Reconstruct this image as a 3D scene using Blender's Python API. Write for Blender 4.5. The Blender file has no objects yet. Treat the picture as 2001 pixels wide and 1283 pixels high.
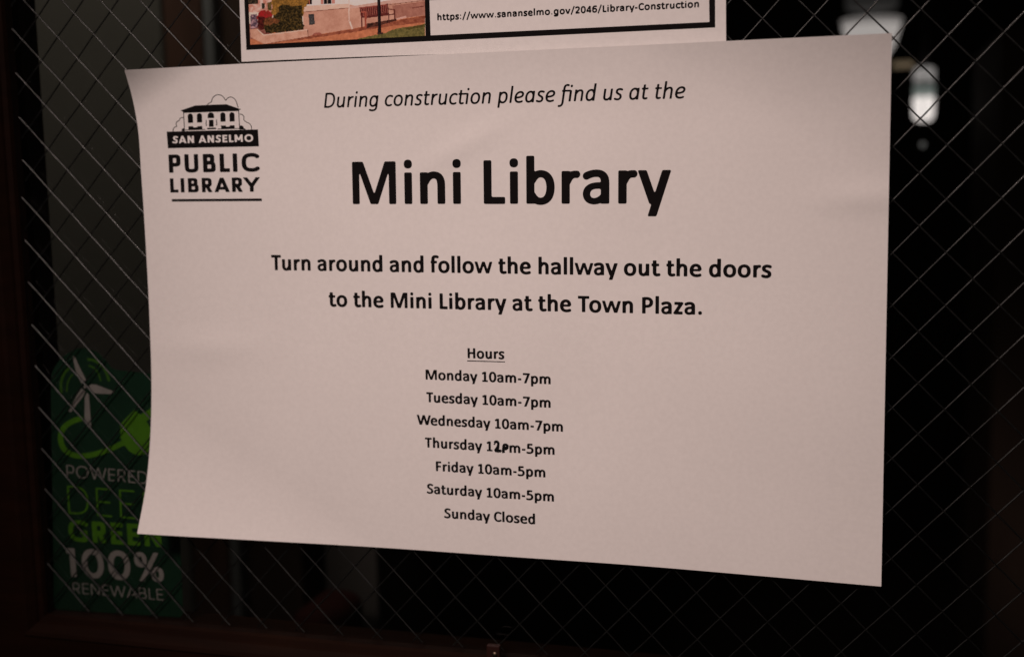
import bpy, bmesh, math, random
import numpy as np
from mathutils import Vector, Matrix

# ------------------------------------------------------------------ camera, light, exposure
# world: X right along the door, Y into the room behind the glass, Z up; metres.
# the wires inside the glass lie in the plane Y = 0; the middle of the notice is 1.40 m up.
sc = bpy.context.scene
C = sc.collection
Z0 = 1.40
F_PX = 2300.0
CAM = np.array([0.19903, -0.61680, 0.06962])
RIGHT = np.array([0.96076864, 0.27658755, -0.02056573])
UP = np.array([-0.0136505, 0.121217, 0.99253217])
BACK = np.array([0.27701495, -0.95331305, 0.12023705])
cd = bpy.data.cameras.new('camera')
cam = bpy.data.objects.new('camera', cd)
C.objects.link(cam)
cam.matrix_world = Matrix(((RIGHT[0], UP[0], BACK[0], CAM[0]), (RIGHT[1], UP[1], BACK[1], CAM[1]),
                           (RIGHT[2], UP[2], BACK[2], CAM[2] + Z0), (0, 0, 0, 1)))
cd.sensor_fit = 'HORIZONTAL'
cd.sensor_width = 36.0
cd.lens = 36.0 * F_PX / 2001.0
cd.clip_start = 0.02
cd.clip_end = 60.0
cd.dof.use_dof = True
_fp = np.array([0.09, 0.0, 0.0]) - CAM
cd.dof.focus_distance = float(_fp @ (-BACK))
cd.dof.aperture_fstop = 5.0
sc.camera = cam

w = bpy.data.worlds.new('World')
sc.world = w
w.use_nodes = True
w.node_tree.nodes['Background'].inputs[0].default_value = (0.9, 0.72, 0.62, 1)
w.node_tree.nodes['Background'].inputs[1].default_value = 0.006
sc.view_settings.view_transform = 'Standard'
sc.view_settings.look = 'None'
sc.view_settings.exposure = 0.0
sc.view_settings.gamma = 1.0
sc.view_settings.use_curve_mapping = False

def area(name, loc, target, size, power, col):
    ld = bpy.data.lights.new(name, 'AREA')
    ld.shape = 'SQUARE'
    ld.size = size
    ld.energy = power
    ld.color = col
    o = bpy.data.objects.new(name, ld)
    o.location = (loc[0], loc[1], loc[2] + Z0)
    d = Vector(target) - Vector(loc)
    o.rotation_euler = d.to_track_quat('-Z', 'Y').to_euler()
    C.objects.link(o)
    return o
def spot(name, loc, target, radius, power, col, size, blend):
    ld = bpy.data.lights.new(name, 'SPOT')
    ld.energy = power; ld.color = col; ld.shadow_soft_size = radius
    ld.spot_size = math.radians(size); ld.spot_blend = blend
    o = bpy.data.objects.new(name, ld)
    o.location = (loc[0], loc[1], loc[2] + Z0)
    o.rotation_euler = (Vector(target) - Vector(loc)).to_track_quat('-Z', 'Y').to_euler()
    C.objects.link(o)
# the hallway downlight that falls on the notice
spot('hallway_downlight', (-0.20, -1.45, 1.02), (0.015, 0.0, -0.065), 0.20, 107.0, (1.0, 0.772, 0.702), 33.0, 1.0)
area('added_room_fill', (-0.46, 0.22, 0.88), (-0.50, 0.42, -0.2), 0.22, 2.5, (1.0, 0.86, 0.73))  # unseen fill lamp, added to brighten the grey partition from above

# ------------------------------------------------------------------ geometry of the view
def plane_px(px, py):
    """point of the wire plane (Y=0) seen at a photo pixel, as (X, Z) in metres"""
    d = RIGHT * ((px - 1000.5) / F_PX) - UP * ((py - 641.5) / F_PX) - BACK
    t = -CAM[1] / d[1]
    p = CAM + d * t
    return p[0], p[2]
def plane_pxs(pts):
    return [plane_px(x, y) for x, y in pts]
def deep(X, Z, Y):
    """the point at depth Y whose line of sight passes the wire plane at X, Z"""
    k = (Y - CAM[1]) / (-CAM[1])
    return (CAM[0] + (X - CAM[0]) * k, Y, CAM[2] + (Z - CAM[2]) * k + Z0)
def deep_px(px, py, Y):
    X, Z = plane_px(px, py)
    return deep(X, Z, Y)

# ------------------------------------------------------------------ object helpers
def link(name, verts, faces, mat, parent=None, smooth=False):
    me = bpy.data.meshes.new(name)
    me.from_pydata([tuple(v) for v in verts], [], faces)
    me.update()
    if mat: me.materials.append(mat)
    if smooth:
        me.polygons.foreach_set('use_smooth', [True] * len(me.polygons))
    o = bpy.data.objects.new(name, me)
    C.objects.link(o)
    if parent:
        o.parent = parent
        o.matrix_parent_inverse = Matrix.Translation(-Vector(parent_world(parent)))
    return o
def parent_world(p):
    l = Vector(p.location)
    return l
def link_bm(name, bm, mat, parent=None, smooth=False):
    bmesh.ops.recalc_face_normals(bm, faces=bm.faces)
    me = bpy.data.meshes.new(name)
    bm.to_mesh(me); bm.free()
    if mat: me.materials.append(mat)
    if smooth: me.polygons.foreach_set('use_smooth', [True] * len(me.polygons))
    o = bpy.data.objects.new(name, me)
    C.objects.link(o)
    if parent:
        o.parent = parent
        o.matrix_parent_inverse = Matrix.Translation(-Vector(parent_world(parent)))
    return o
def thing(name, loc, label, cat, group=None):
    o = bpy.data.objects.new(name, None)
    o.empty_display_size = 0.02
    o.location = loc
    C.objects.link(o)
    o['label'] = label; o['category'] = cat
    if group: o['group'] = group
    return o
def tag(o, label, cat, group=None):
    o['label'] = label; o['category'] = cat
    if group: o['group'] = group
    return o
def add_box(bm, lo, hi, bevel=0.0, seg=2):
    r = bmesh.ops.create_cube(bm, size=1.0)
    vs = r['verts']
    for v in vs:
        v.co = Vector([lo[i] + (v.co[i] + 0.5) * (hi[i] - lo[i]) for i in range(3)])
    if bevel:
        es = {e for v in vs for e in v.link_edges}
        bmesh.ops.bevel(bm, geom=list(es), offset=bevel, segments=seg, affect='EDGES', profile=0.5)
def add_lathe(bm, cx, cy, prof, n=32):
    rings = []
    for r, z in prof:
        rings.append([bm.verts.new((cx + r * math.cos(2 * math.pi * k / n), cy + r * math.sin(2 * math.pi * k / n), z)) for k in range(n)])
    for a, b in zip(rings, rings[1:]):
        for k in range(n):
            bm.faces.new((a[k], a[(k + 1) % n], b[(k + 1) % n], b[k]))
    bm.faces.new(rings[0][::-1]); bm.faces.new(rings[-1])

# ------------------------------------------------------------------ materials
def lin(c):
    c = np.asarray(c, float) / 255.0
    return np.where(c <= 0.04045, c / 12.92, ((c + 0.055) / 1.055) ** 2.4)
PAPER_SEEN = lin((188, 168, 158))
def printed(c):
    """ink colour that shows as sRGB c when paper of albedo 0.8 shows as PAPER_SEEN"""
    return tuple(np.clip(lin(c) / PAPER_SEEN * 0.8, 0.002, 0.85))
def mat(name, col, rough=0.6, metal=0.0, spec=0.5, noise=None, bump=None, emit=None):
    m = bpy.data.materials.new(name)
    m.use_nodes = True
    nt = m.node_tree
    b = nt.nodes['Principled BSDF']
    b.inputs['Base Color'].default_value = (*col, 1)
    b.inputs['Roughness'].default_value = rough
    b.inputs['Metallic'].default_value = metal
    b.inputs['Specular IOR Level'].default_value = spec
    tc = nt.nodes.new('ShaderNodeTexCoord')
    if noise:
        sx, amt, detail = noise
        mp = nt.nodes.new('ShaderNodeMapping')
        mp.inputs['Scale'].default_value = sx if isinstance(sx, tuple) else (sx, sx, sx)
        nz = nt.nodes.new('ShaderNodeTexNoise')
        nz.inputs['Scale'].default_value = 1.0
        nz.inputs['Detail'].default_value = detail
        rp = nt.nodes.new('ShaderNodeValToRGB')
        rp.color_ramp.elements[0].position = 0.25
        rp.color_ramp.elements[1].position = 0.75
        rp.color_ramp.elements[0].color = tuple(max(0, c * (1 - amt)) for c in col) + (1,)
        rp.color_ramp.elements[1].color = tuple(min(1, c * (1 + amt)) for c in col) + (1,)
        nt.links.new(tc.outputs['Object'], mp.inputs['Vector'])
        nt.links.new(mp.outputs[0], nz.inputs['Vector'])
        nt.links.new(nz.outputs['Fac'], rp.inputs[0])
        nt.links.new(rp.outputs[0], b.inputs['Base Color'])
    if bump:
        sx, st, dist = bump
        nz2 = nt.nodes.new('ShaderNodeTexNoise')
        nz2.inputs['Scale'].default_value = sx
        nz2.inputs['Detail'].default_value = 3
        bp = nt.nodes.new('ShaderNodeBump')
        bp.inputs['Strength'].default_value = st
        bp.inputs['Distance'].default_value = dist
        nt.links.new(tc.outputs['Object'], nz2.inputs['Vector'])
        nt.links.new(nz2.outputs['Fac'], bp.inputs['Height'])
        nt.links.new(bp.outputs[0], b.inputs['Normal'])
    if emit:
        b.inputs['Emission Color'].default_value = (*emit[0], 1)
        b.inputs['Emission Strength'].default_value = emit[1]
    return m
M = {}
M['paper'] = mat('white_paper', (0.80, 0.79, 0.78), 0.75, spec=0.25, noise=(420.0, 0.03, 3), bump=(900.0, 0.2, 0.00006))
M['ink'] = mat('black_ink', (0.0075, 0.0065, 0.0068), 0.85, spec=0.06)
M['marker'] = mat('marker_ink', (0.004, 0.004, 0.0045), 0.7, spec=0.1)
M['steel'] = mat('wire_steel', (0.078, 0.081, 0.082), 0.36, metal=1.0, noise=(180.0, 0.35, 2))
M['wood'] = mat('dark_stained_wood', (0.0085, 0.0030, 0.0014), 0.6, spec=0.05, noise=((14, 90, 90), 0.35, 4), bump=(160.0, 0.2, 0.0004))
M['red_clip'] = mat('red_brown_plastic', (0.020, 0.0065, 0.0050), 0.5, spec=0.2)
M['screw'] = mat('brass_screw', (0.16, 0.12, 0.09), 0.45, metal=1.0)
M['decal_green'] = mat('dark_green_decal', (0.0035, 0.020, 0.0100), 0.6, spec=0.12, noise=(60.0, 0.15, 2))
M['decal_lime'] = mat('lime_decal', (0.046, 0.140, 0.0065), 0.6, spec=0.12, noise=(90.0, 0.12, 2))
M['decal_leaf'] = mat('leaf_green_decal', (0.026, 0.082, 0.0080), 0.6, spec=0.12)
M['decal_white'] = mat('white_decal', (0.185, 0.175, 0.17), 0.6, spec=0.12, noise=(90.0, 0.1, 2))
M['grey_wall'] = mat('grey_paint', (0.115, 0.112, 0.100), 0.8, spec=0.2, noise=(5.0, 0.12, 3), bump=(220.0, 0.25, 0.0005))
M['brown_post'] = mat('brown_wood', (0.080, 0.042, 0.030), 0.7, spec=0.2, noise=((30, 30, 4), 0.4, 4))
M['trim'] = mat('blue_grey_metal', (0.16, 0.17, 0.175), 0.6, spec=0.3)
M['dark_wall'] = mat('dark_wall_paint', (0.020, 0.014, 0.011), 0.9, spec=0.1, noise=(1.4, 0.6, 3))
M['dark_panel'] = mat('dark_brown_panel', (0.055, 0.036, 0.028), 0.8, spec=0.1, noise=((6, 6, 1.5), 0.4, 3))
M['dark_pillar'] = mat('dark_grey_paint', (0.036, 0.034, 0.032), 0.8, spec=0.15, noise=(8.0, 0.2, 3))
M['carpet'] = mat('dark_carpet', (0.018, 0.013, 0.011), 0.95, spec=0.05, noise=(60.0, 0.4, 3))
M['red_cloth'] = mat('dark_red_cloth', (0.019, 0.0038, 0.0032), 0.85, spec=0.1, noise=(18.0, 0.3, 3))
M['shade_grey'] = mat('grey_enamel', (0.30, 0.29, 0.28), 0.5)
M['black_metal'] = mat('black_metal', (0.015, 0.014, 0.013), 0.5)
M['chrome'] = mat('bright_metal', (0.8, 0.78, 0.75), 0.15, metal=1.0)

def glass_mat():
    m = bpy.data.materials.new('clear_glass')
    m.use_nodes = True
    nt = m.node_tree
    nt.nodes.remove(nt.nodes['Principled BSDF'])
    out = nt.nodes['Material Output']
    tr = nt.nodes.new('ShaderNodeBsdfTransparent'); tr.inputs[0].default_value = (0.95, 0.96, 0.95, 1)
    gl = nt.nodes.new('ShaderNodeBsdfGlossy'); gl.inputs['Roughness'].default_value = 0.04
    fr = nt.nodes.new('ShaderNodeFresnel'); fr.inputs['IOR'].default_value = 1.45
    mx = nt.nodes.new('ShaderNodeMixShader')
    nt.links.new(fr.outputs[0], mx.inputs[0]); nt.links.new(tr.outputs[0], mx.inputs[1]); nt.links.new(gl.outputs[0], mx.inputs[2])
    nt.links.new(mx.outputs[0], out.inputs[0])
    return m
M['glass'] = glass_mat()
def glow(name, col, strength):
    m = mat(name, (0.10, 0.10, 0.10), 0.5, spec=0.2, emit=(col, strength))
    return m

# ------------------------------------------------------------------ the room behind the glass
def struct(o):
    o['kind'] = 'structure'
    return o
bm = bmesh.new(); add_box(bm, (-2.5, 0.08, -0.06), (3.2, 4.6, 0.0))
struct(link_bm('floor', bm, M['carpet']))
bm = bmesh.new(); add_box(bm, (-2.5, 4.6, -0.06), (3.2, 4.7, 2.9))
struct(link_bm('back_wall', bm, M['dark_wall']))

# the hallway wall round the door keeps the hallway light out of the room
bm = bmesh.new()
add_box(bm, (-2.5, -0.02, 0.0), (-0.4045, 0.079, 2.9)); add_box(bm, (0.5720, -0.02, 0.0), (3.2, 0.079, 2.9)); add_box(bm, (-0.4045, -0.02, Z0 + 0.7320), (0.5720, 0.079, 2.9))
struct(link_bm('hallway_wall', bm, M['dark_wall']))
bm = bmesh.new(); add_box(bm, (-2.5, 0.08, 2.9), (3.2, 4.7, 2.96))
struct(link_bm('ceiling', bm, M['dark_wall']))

def upright(name, px0, px1, py, Y, thick, mat_, label, cat, z0=0.0, z1=2.35, bevel=0.003):
    """a vertical slab whose front face at depth Y spans the photo pixels px0..px1 on row py"""
    a = deep_px(px0, py, Y); b = deep_px(px1, py, Y)
    bm = bmesh.new(); add_box(bm, (a[0], Y, z0), (b[0], Y + thick, z1), bevel)
    return tag(link_bm(name, bm, mat_), label, cat)
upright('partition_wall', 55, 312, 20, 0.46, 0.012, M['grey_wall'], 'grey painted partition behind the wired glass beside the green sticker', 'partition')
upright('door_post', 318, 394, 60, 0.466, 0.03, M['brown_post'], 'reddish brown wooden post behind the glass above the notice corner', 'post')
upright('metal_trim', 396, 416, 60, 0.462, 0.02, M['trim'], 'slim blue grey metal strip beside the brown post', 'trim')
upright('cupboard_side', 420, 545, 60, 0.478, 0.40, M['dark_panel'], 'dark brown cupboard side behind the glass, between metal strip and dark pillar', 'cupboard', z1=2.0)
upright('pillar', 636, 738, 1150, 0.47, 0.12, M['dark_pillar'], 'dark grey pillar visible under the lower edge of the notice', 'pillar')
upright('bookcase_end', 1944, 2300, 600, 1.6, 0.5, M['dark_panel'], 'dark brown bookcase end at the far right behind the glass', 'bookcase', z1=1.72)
# dark red cushion on a stool, low in the room
def stool():
    X, Y, Z = deep_px(606, 1235, 0.34)
    t = thing('cushioned_stool', (X, 0.39, 0.0), 'dark red cushion on a stool behind the glass under the notice', 'stool')
    bm = bmesh.new(); add_box(bm, (X - 0.022, 0.335, Z - 0.10), (X + 0.026, 0.415, Z + 0.020), 0.016, 4)
    link_bm('cushion', bm, M['red_cloth'], t, True)
    for sx in (-0.016, 0.018):
        for yy in (0.345, 0.405):
            bm = bmesh.new(); add_box(bm, (X + sx - 0.008, yy - 0.008, 0.0), (X + sx + 0.008, yy + 0.008, Z - 0.10))
            link_bm('leg', bm, M['black_metal'], t)
stool()

# bowl lamp hanging in the room (its lower half is hidden by the notice)
def bowl_lamp():
    Y = 2.2
    a = deep_px(1643, 40, Y); b = deep_px(1764, 38, Y)
    cx = (a[0] + b[0]) / 2; r = (b[0] - a[0]) / 2; zt = (a[2] + b[2]) / 2
    t = thing('pendant_lamp', (cx, Y, zt), 'glowing white bowl lamp hanging above the top right corner of the notice', 'lamp')
    bm = bmesh.new()
    add_lathe(bm, cx, Y, [(0.02, zt - 0.085), (r * .55, zt - 0.08), (r * .78, zt - 0.055), (r * .90, zt - 0.026), (r * .95, zt - 0.014)])
    link_bm('glass_bowl', bm, glow('lamp_glass', (1.0, 0.90, 0.87), 0.42), t, True)
    bm = bmesh.new()
    add_lathe(bm, cx, Y, [(r * .955, zt - 0.0138), (r, zt - 0.004), (r * .99, zt), (r * .5, zt + .001)])
    link_bm('bowl_rim', bm, glow('rim_glow', (1.0, 0.90, 0.87), 0.20), t, True)
    bm = bmesh.new()
    add_lathe(bm, cx, Y, [(r * .80, zt + 0.022), (r * .86, zt + 0.03), (r * .84, zt + 0.11), (0.03, zt + 0.13)])
    link_bm('lamp_cap', bm, glow('lamp_cap_glow', (1.0, 0.93, 0.90), 0.016), t, True)
    bm = bmesh.new(); add_lathe(bm, cx, Y, [(0.008, zt + 0.125), (0.008, zt + 0.75)], 10)
    link_bm('hanging_rod', bm, M['black_metal'], t, True)
bowl_lamp()
def jar_lamp():
    Y = 2.4
    a = deep_px(1781, 180, Y); b = deep_px(1830, 180, Y)
    cx = (a[0] + b[0]) / 2; r = (b[0] - a[0]) / 2 * 0.84
    z = lambda py: deep_px(1805, py, Y)[2]
    t = thing('jar_lantern', (cx, Y, z(236)), 'small lit frosted jar lantern with dark band, right of the notice', 'lantern')
    bm = bmesh.new(); add_lathe(bm, cx, Y, [(r * .5, z(237)), (r * .85, z(232)), (r * .99, z(224)), (r, z(190))])
    link_bm('frosted_jar', bm, glow('jar_glow', (1.0, 0.90, 0.87), 1.05), t, True)
    bm = bmesh.new(); add_lathe(bm, cx, Y, [(r * .98, z(190)), (r * .98, z(168))])
    link_bm('glass_neck', bm, glow('neck_glow', (0.88, 1.0, 0.93), 0.17), t, True)
    bm = bmesh.new(); add_lathe(bm, cx, Y, [(r * .96, z(168)), (r * .96, z(160))])
    link_bm('dark_band', bm, mat('band', (0.06, 0.06, 0.06), 0.5), t, True)
    bm = bmesh.new(); add_lathe(bm, cx, Y, [(r * .98, z(160)), (r * .98, z(140)), (r * .92, z(134)), (r * .3, z(131))])
    link_bm('lamp_top', bm, glow('top_glow', (1.0, 0.92, 0.90), 0.30), t, True)
    bm = bmesh.new(); add_lathe(bm, cx, Y, [(.006, z(131)), (.006, z(131) + 1.0)], 8)
    link_bm('hanging_rod', bm, M['black_metal'], t, True)
    p = deep_px(1765, 126, Y + .1)
    q = deep_px(1786, 126, Y + .1)
    bm = bmesh.new(); add_box(bm, (2 * p[0] - q[0], Y + .10, p[2] - 0.007), (q[0], Y + .12, p[2] + 0.007), 0.003)
    o = link_bm('shelf_edge_light', bm, glow('tan_glow', (1.0, 0.72, 0.45), 0.13)); tag(o, 'small warm tan light strip just right of the notice', 'light strip')
    p = deep_px(1803, 283, Y - 1.0)
    bm = bmesh.new(); bmesh.ops.create_uvsphere(bm, u_segments=20, v_segments=12, radius=0.0042, matrix=Matrix.Translation(p))
    k = link_bm('pull_knob', bm, glow('knob_glint_glow', (1, .96, .93), 0.11), None, True)  # the knob is no lamp; emission stands in for its highlight
    tag(k, 'small round pull knob, its highlight built in as a glow, below the lit jar lantern', 'pull knob')
    bm = bmesh.new(); add_lathe(bm, p[0], p[1], [(.0006, p[2] + .004), (.0006, p[2] + 1.0)], 6)
    link_bm('pull_cord', bm, M['black_metal'], k)
jar_lamp()

# ------------------------------------------------------------------ the door: frame, wired glass
GX0, GX1, GZ0, GZ1 = -0.2925, 0.46, -0.1955, 0.62
door = thing('wired_glass_door', (0.08, 0.0, 0.0), 'dark brown wooden door with a diamond wired glass pane', 'door')
# moulding profile: distance outward from the sight line, depth Y (negative is towards the viewer)
PROF = [(0.000, -0.003), (0.0012, -0.0052), (0.0042, -0.0060), (0.0052, -0.0075), (0.0095, -0.0112), (0.0120, -0.0120), (0.0128, -0.0105), (0.0150, -0.0105), (0.110, -0.0110), (0.110, 0.030), (0.004, 0.030), (0.0, 0.0032)]
def frame_member(name, p, q, out, ip, iq):
    """a mitred member from corner p to corner q (x, z); out = outward direction; ip, iq = mitre signs"""
    d = Vector((q[0] - p[0], 0, q[1] - p[1])); L = d.length; d.normalize()
    o = Vector((out[0], 0, out[1]))
    n = 60
    verts = []; faces = []
    k = len(PROF)
    for i in range(n + 1):
        t = i / n
        for (u, y) in PROF:
            s = -u * ip + (L + u * ip + u * iq) * t
            v = Vector((p[0], y, p[1] + Z0)) + d * s + o * u
            verts.append(v)
    for i in range(n):
        for j in range(k):
            a = i * k + j; b = i * k + (j + 1) % k
            faces.append((a, b, b + k, a + k))
    faces.append(tuple(range(k))); faces.append(tuple(n * k + j for j in range(k))[::-1])
    ob = link(name, verts, faces, M['wood'], door)
    bm = bmesh.new(); bm.from_mesh(ob.data); bmesh.ops.recalc_face_normals(bm, faces=bm.faces); bm.to_mesh(ob.data); bm.free()
    return ob
frame_member('stile', (GX0, GZ0), (GX0, GZ1), (-1, 0), 1, 1)
frame_member('stile', (GX1, GZ0), (GX1, GZ1), (1, 0), 1, 1)
frame_member('rail', (GX0, GZ0), (GX1, GZ0), (0, -1), 1, 1)
frame_member('rail', (GX0, GZ1), (GX1, GZ1), (0, 1), 1, 1)
def lower_panel():
    bm = bmesh.new(); add_box(bm, (GX0 - 0.11, -0.0105, 0.01), (GX1 + 0.11, 0.0300, GZ0 - 0.1115 + Z0), 0.001)
    link_bm('lower_panel', bm, M['wood'], door)
lower_panel()
bm = bmesh.new(); add_box(bm, (GX0 - 0.003, -0.0029, GZ0 - 0.003 + Z0), (GX1 + 0.003, 0.0029, GZ1 + 0.003 + Z0))
pane = link_bm('glass_pane', bm, M['glass'], door)

# the wire mesh in the glass: two families of wires crossing at measured lattice points
def wires():
    rnd = random.Random(5)
    O = np.array([0.22924733, 0.15026446])
    e1 = np.array([0.01270201, -0.01307947])
    e2 = np.array([-0.01234430, -0.01307947])
    verts = []; faces = []
    def tube(pts, r):
        n = len(pts)
        base = len(verts)
        for i, p in enumerate(pts):
            a = pts[max(0, i - 1)]; b = pts[min(n - 1, i + 1)]
            d = np.array(b) - np.array(a); d /= np.linalg.norm(d)
            s = np.array([-d[2], 0, d[0]]); y = np.array([0, 1, 0])
            for k in range(8):
                an = 2 * math.pi * k / 8
                verts.append(np.array(p) + r * (math.cos(an) * s + math.sin(an) * y))
        for i in range(n - 1):
            for k in range(8):
                a = base + i * 8 + k; b = base + i * 8 + (k + 1) % 8
                faces.append((a, b, b + 8, a + 8))
    def inside(q):
        return GX0 < q[0] < GX1 and GZ0 < q[1] < GZ1
    def family(d, step, sgn):
        for b in range(-90, 90):
            pts = []
            off = rnd.gauss(0, 0.00016)
            for a in np.arange(-90, 90.01, 0.25):
                q = O + d * a + step * b
                if not inside(q): continue
                ph = a - math.floor(a)
                weave = math.cos(math.pi * (a + (b % 2))) * 0.00016 * sgn
                jit = rnd.gauss(0, 0.000012)
                pts.append((q[0] + off * 0.7 + jit, sgn * 0.00022 + weave, q[1] + off * 0.7 + jit + Z0))
            if len(pts) > 2: tube(pts, 0.00042)
    family(e1, e2, -1)
    family(e2, e1, 1)
    o = link('wire_mesh', verts, faces, M['steel'], pane, True)
wires()
def clip():
    yf = -0.0125
    a = deep_px(950, 1259, yf); b = deep_px(976, 1260, yf)
    bm = bmesh.new(); add_box(bm, (a[0], yf, a[2] - 0.022), (b[0], -0.0092, a[2]), 0.0008, 3)
    c = link_bm('glazing_clip', bm, M['red_clip'], door)
    bm = bmesh.new()
    bmesh.ops.create_uvsphere(bm, u_segments=16, v_segments=10, radius=0.0016, matrix=Matrix.Translation(((a[0] + b[0]) / 2 + 0.0010, yf, a[2] - 0.0050)) @ Matrix.Diagonal((1, .6, 1, 1)))
    link_bm('screw', bm, M['screw'], c, True)
clip()

# ------------------------------------------------------------------ lettering: a stroke font meshed by marching squares
def bez(p0, p1, p2, p3, n=12):
    t = np.linspace(0, 1, n + 1)[1:, None]
    p0, p1, p2, p3 = map(np.array, (p0, p1, p2, p3))
    return ((1 - t) ** 3) * p0 + 3 * (1 - t) ** 2 * t * p1 + 3 * (1 - t) * t * t * p2 + t ** 3 * p3
def path(s):
    tk = s.split(); out = []; i = 0
    while i < len(tk):
        c = tk[i]
        if c in 'ML':
            out.append(np.array([[float(tk[i + 1]), float(tk[i + 2])]])); i += 3
        elif c == 'C':
            v = [float(x) for x in tk[i + 1:i + 7]]
            out.append(bez(out[-1][-1], v[0:2], v[2:4], v[4:6])); i += 7
        elif c == 'E':  # ellipse arc: cx cy rx ry a0 a1
            cx, cy, rx, ry, a0, a1 = [float(x) for x in tk[i + 1:i + 7]]
            t = np.radians(np.linspace(a0, a1, 41))
            p = 2.25
            co, si = np.cos(t), np.sin(t)
            out.append(np.c_[cx + rx * np.sign(co) * np.abs(co) ** (2 / p), cy + ry * np.sign(si) * np.abs(si) ** (2 / p)]); i += 7
        else:
            raise ValueError(c)
    return np.vstack(out)
# glyph: (advance, [ (path, options) ])  units 1/1000 em
def bold_font(sv=126, sh=106):
    g = {}
    K = dict
    def st(x, y0, y1): return (f'M {x} {y0} L {x} {y1}', {})
    bowl_r = 'M 150 335 C 190 412 238 438 288 438 C 385 438 438 360 438 242 C 438 108 380 36 285 36 C 232 36 192 62 150 130'
    bowl_l = 'M 387 335 C 347 412 299 438 249 438 C 152 438 99 360 99 242 C 99 108 157 36 252 36 C 305 36 345 62 387 130'
    arch = 'M 150 325 C 188 405 240 434 288 434 C 372 434 410 385 410 285 L 410 0'
    g['n'] = (537, [st(131, 0, 475), (arch, {})])
    g['h'] = (537, [st(131, 0, 700), (arch, {})])
    g['m'] = (813, [st(131, 0, 475), ('M 150 325 C 183 402 228 434 275 434 C 350 434 406 385 406 285 L 406 0'.replace('350 434 406', '365 434 405'), {}),
                    ('M 424 325 C 457 402 504 434 550 434 C 638 434 680 385 680 285 L 680 0', {})])
    g['u'] = (537, [st(406, 0, 475), ('M 130 475 L 130 190 C 130 90 166 40 250 40 C 300 40 345 72 387 150', {})])
    g['r'] = (355, [st(131, 0, 475), ('M 148 318 C 180 400 225 440 322 421', {})])
    g['i'] = (246, [st(123, 0, 475), ('DOT 123 600 67', {})])
    g['l'] = (246, [st(123, 0, 700)])
    g['b'] = (537, [st(131, 0, 700), (bowl_r, {})])
    g['d'] = (537, [st(406, 0, 700), (bowl_l, {})])
    g['p'] = (537, [st(131, -182, 475), (bowl_r, {})])
    g['q'] = (537, [st(406, -182, 475), (bowl_l, {})])
    g['o'] = (538, [('E 269 238 174 199 0 360', {})])
    g['e'] = (503, [('M 100 247 L 425 247', {'w': .78}), ('M 412 262 C 412 375 360 440 262 440 C 160 440 94 350 94 235 C 94 108 160 36 285 36 C 340 36 385 46 436 66', {})])
    g['a'] = (494, [('M 76 392 C 130 424 185 438 240 438 C 325 438 368 400 368 305 L 368 0', {}),
                    ('M 372 262 L 262 262 C 150 262 92 215 92 142 C 92 76 136 36 205 36 C 272 36 320 72 372 130', {'w': .88})])
    g['c'] = (418, [('M 388 398 C 350 427 322 438 282 438 C 165 438 94 360 94 235 C 94 108 160 36 274 36 C 322 36 355 52 393 78', {})])
    g['s'] = (399, [('M 342 410 C 300 431 258 440 215 440 C 138 440 94 402 94 348 C 94 282 150 264 206 242 C 266 219 310 194 310 132 C 310 66 255 35 186 35 C 135 35 92 48 52 70', {})])
    g['t'] = (347, [('M 143 605 L 143 160 C 143 75 172 42 232 42 C 262 42 290 47 325 56', {}), ('M 22 430 L 320 430', {'w': .88})])
    g['f'] = (316, [('M 118 0 L 118 535 C 118 625 158 658 222 658 C 258 658 290 650 322 640', {}), ('M 20 430 L 290 430', {'w': .88})])
    v = lambda *p, **o: (' '.join(('M' if i == 0 else 'L') + f' {x} {y}' for i, (x, y) in enumerate(p)), o)
    g['v'] = (473, [v((41, 525), (237, -30), clip=(0, 475)), v((433, 525), (237, -30), clip=(0, 475))])
    g['w'] = (745, [v((42, 525), (214, -50), w=.86, clip=(0, 475)), v((388, 525), (197, -50), w=.80, clip=(0, 475)), v((357, 525), (548, -50), w=.80, clip=(0, 475)), v((703, 525), (531, -50), w=.86, clip=(0, 475))])
    g['y'] = (474, [v((42, 525), (246, -40), clip=(-5, 475)), v((432, 525), (184, -250), clip=(-182, 475))])
    g['z'] = (397, [v((42, 424), (352, 424)), v((42, 50), (358, 50)), v((345, 475), (48, 0), clip=(2, 473))])
    g['M'] = (874, [v((134, 0), (134, 644), w=.93), v((740, 0), (740, 644), w=.93), v((180, 694), (452, -52), w=.9, clip=(0, 644)), v((694, 694), (422, -52), w=.9, clip=(0, 644)), v((120, 591), (215, 591)), v((659, 591), (754, 591))])
    g['L'] = (423, [v((137, 0), (137, 644)), v((100, 51), (408, 51))])
    g['T'] = (495, [v((20, 592), (475, 592)), v((247, 0), (247, 620))])
    g['P'] = (532, [v((137, 0), (137, 644)), ('M 137 595 L 250 595 C 372 595 426 530 426 445 C 426 345 360 286 245 286 L 137 286', {})])
    g['H'] = (631, [v((137, 0), (137, 644)), v((494, 0), (494, 644)), v((137, 335), (494, 335))])
    g['F'] = (459, [v((137, 0), (137, 644)), v((100, 592), (428, 592)), v((137, 318), (405, 318))])
    g['W'] = (906, [v((37, 694), (250, -50), clip=(0, 644)), v((468, 694), (237, -50), clip=(0, 644)), v((438, 694), (669, -50), clip=(0, 644)), v((869, 694), (656, -50), clip=(0, 644))])
    g['D'] = (630, [v((137, 0), (137, 644)), ('M 137 595 L 262 595 C 450 595 535 500 535 325 C 535 150 450 49 255 49 L 137 49', {})])
    g['S'] = (473, [('M 398 562 C 350 590 305 603 260 603 C 162 603 108 555 108 482 C 108 395 180 362 250 325 C 325 288 378 255 378 175 C 378 90 310 43 215 43 C 150 43 95 60 52 86', {})])
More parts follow.
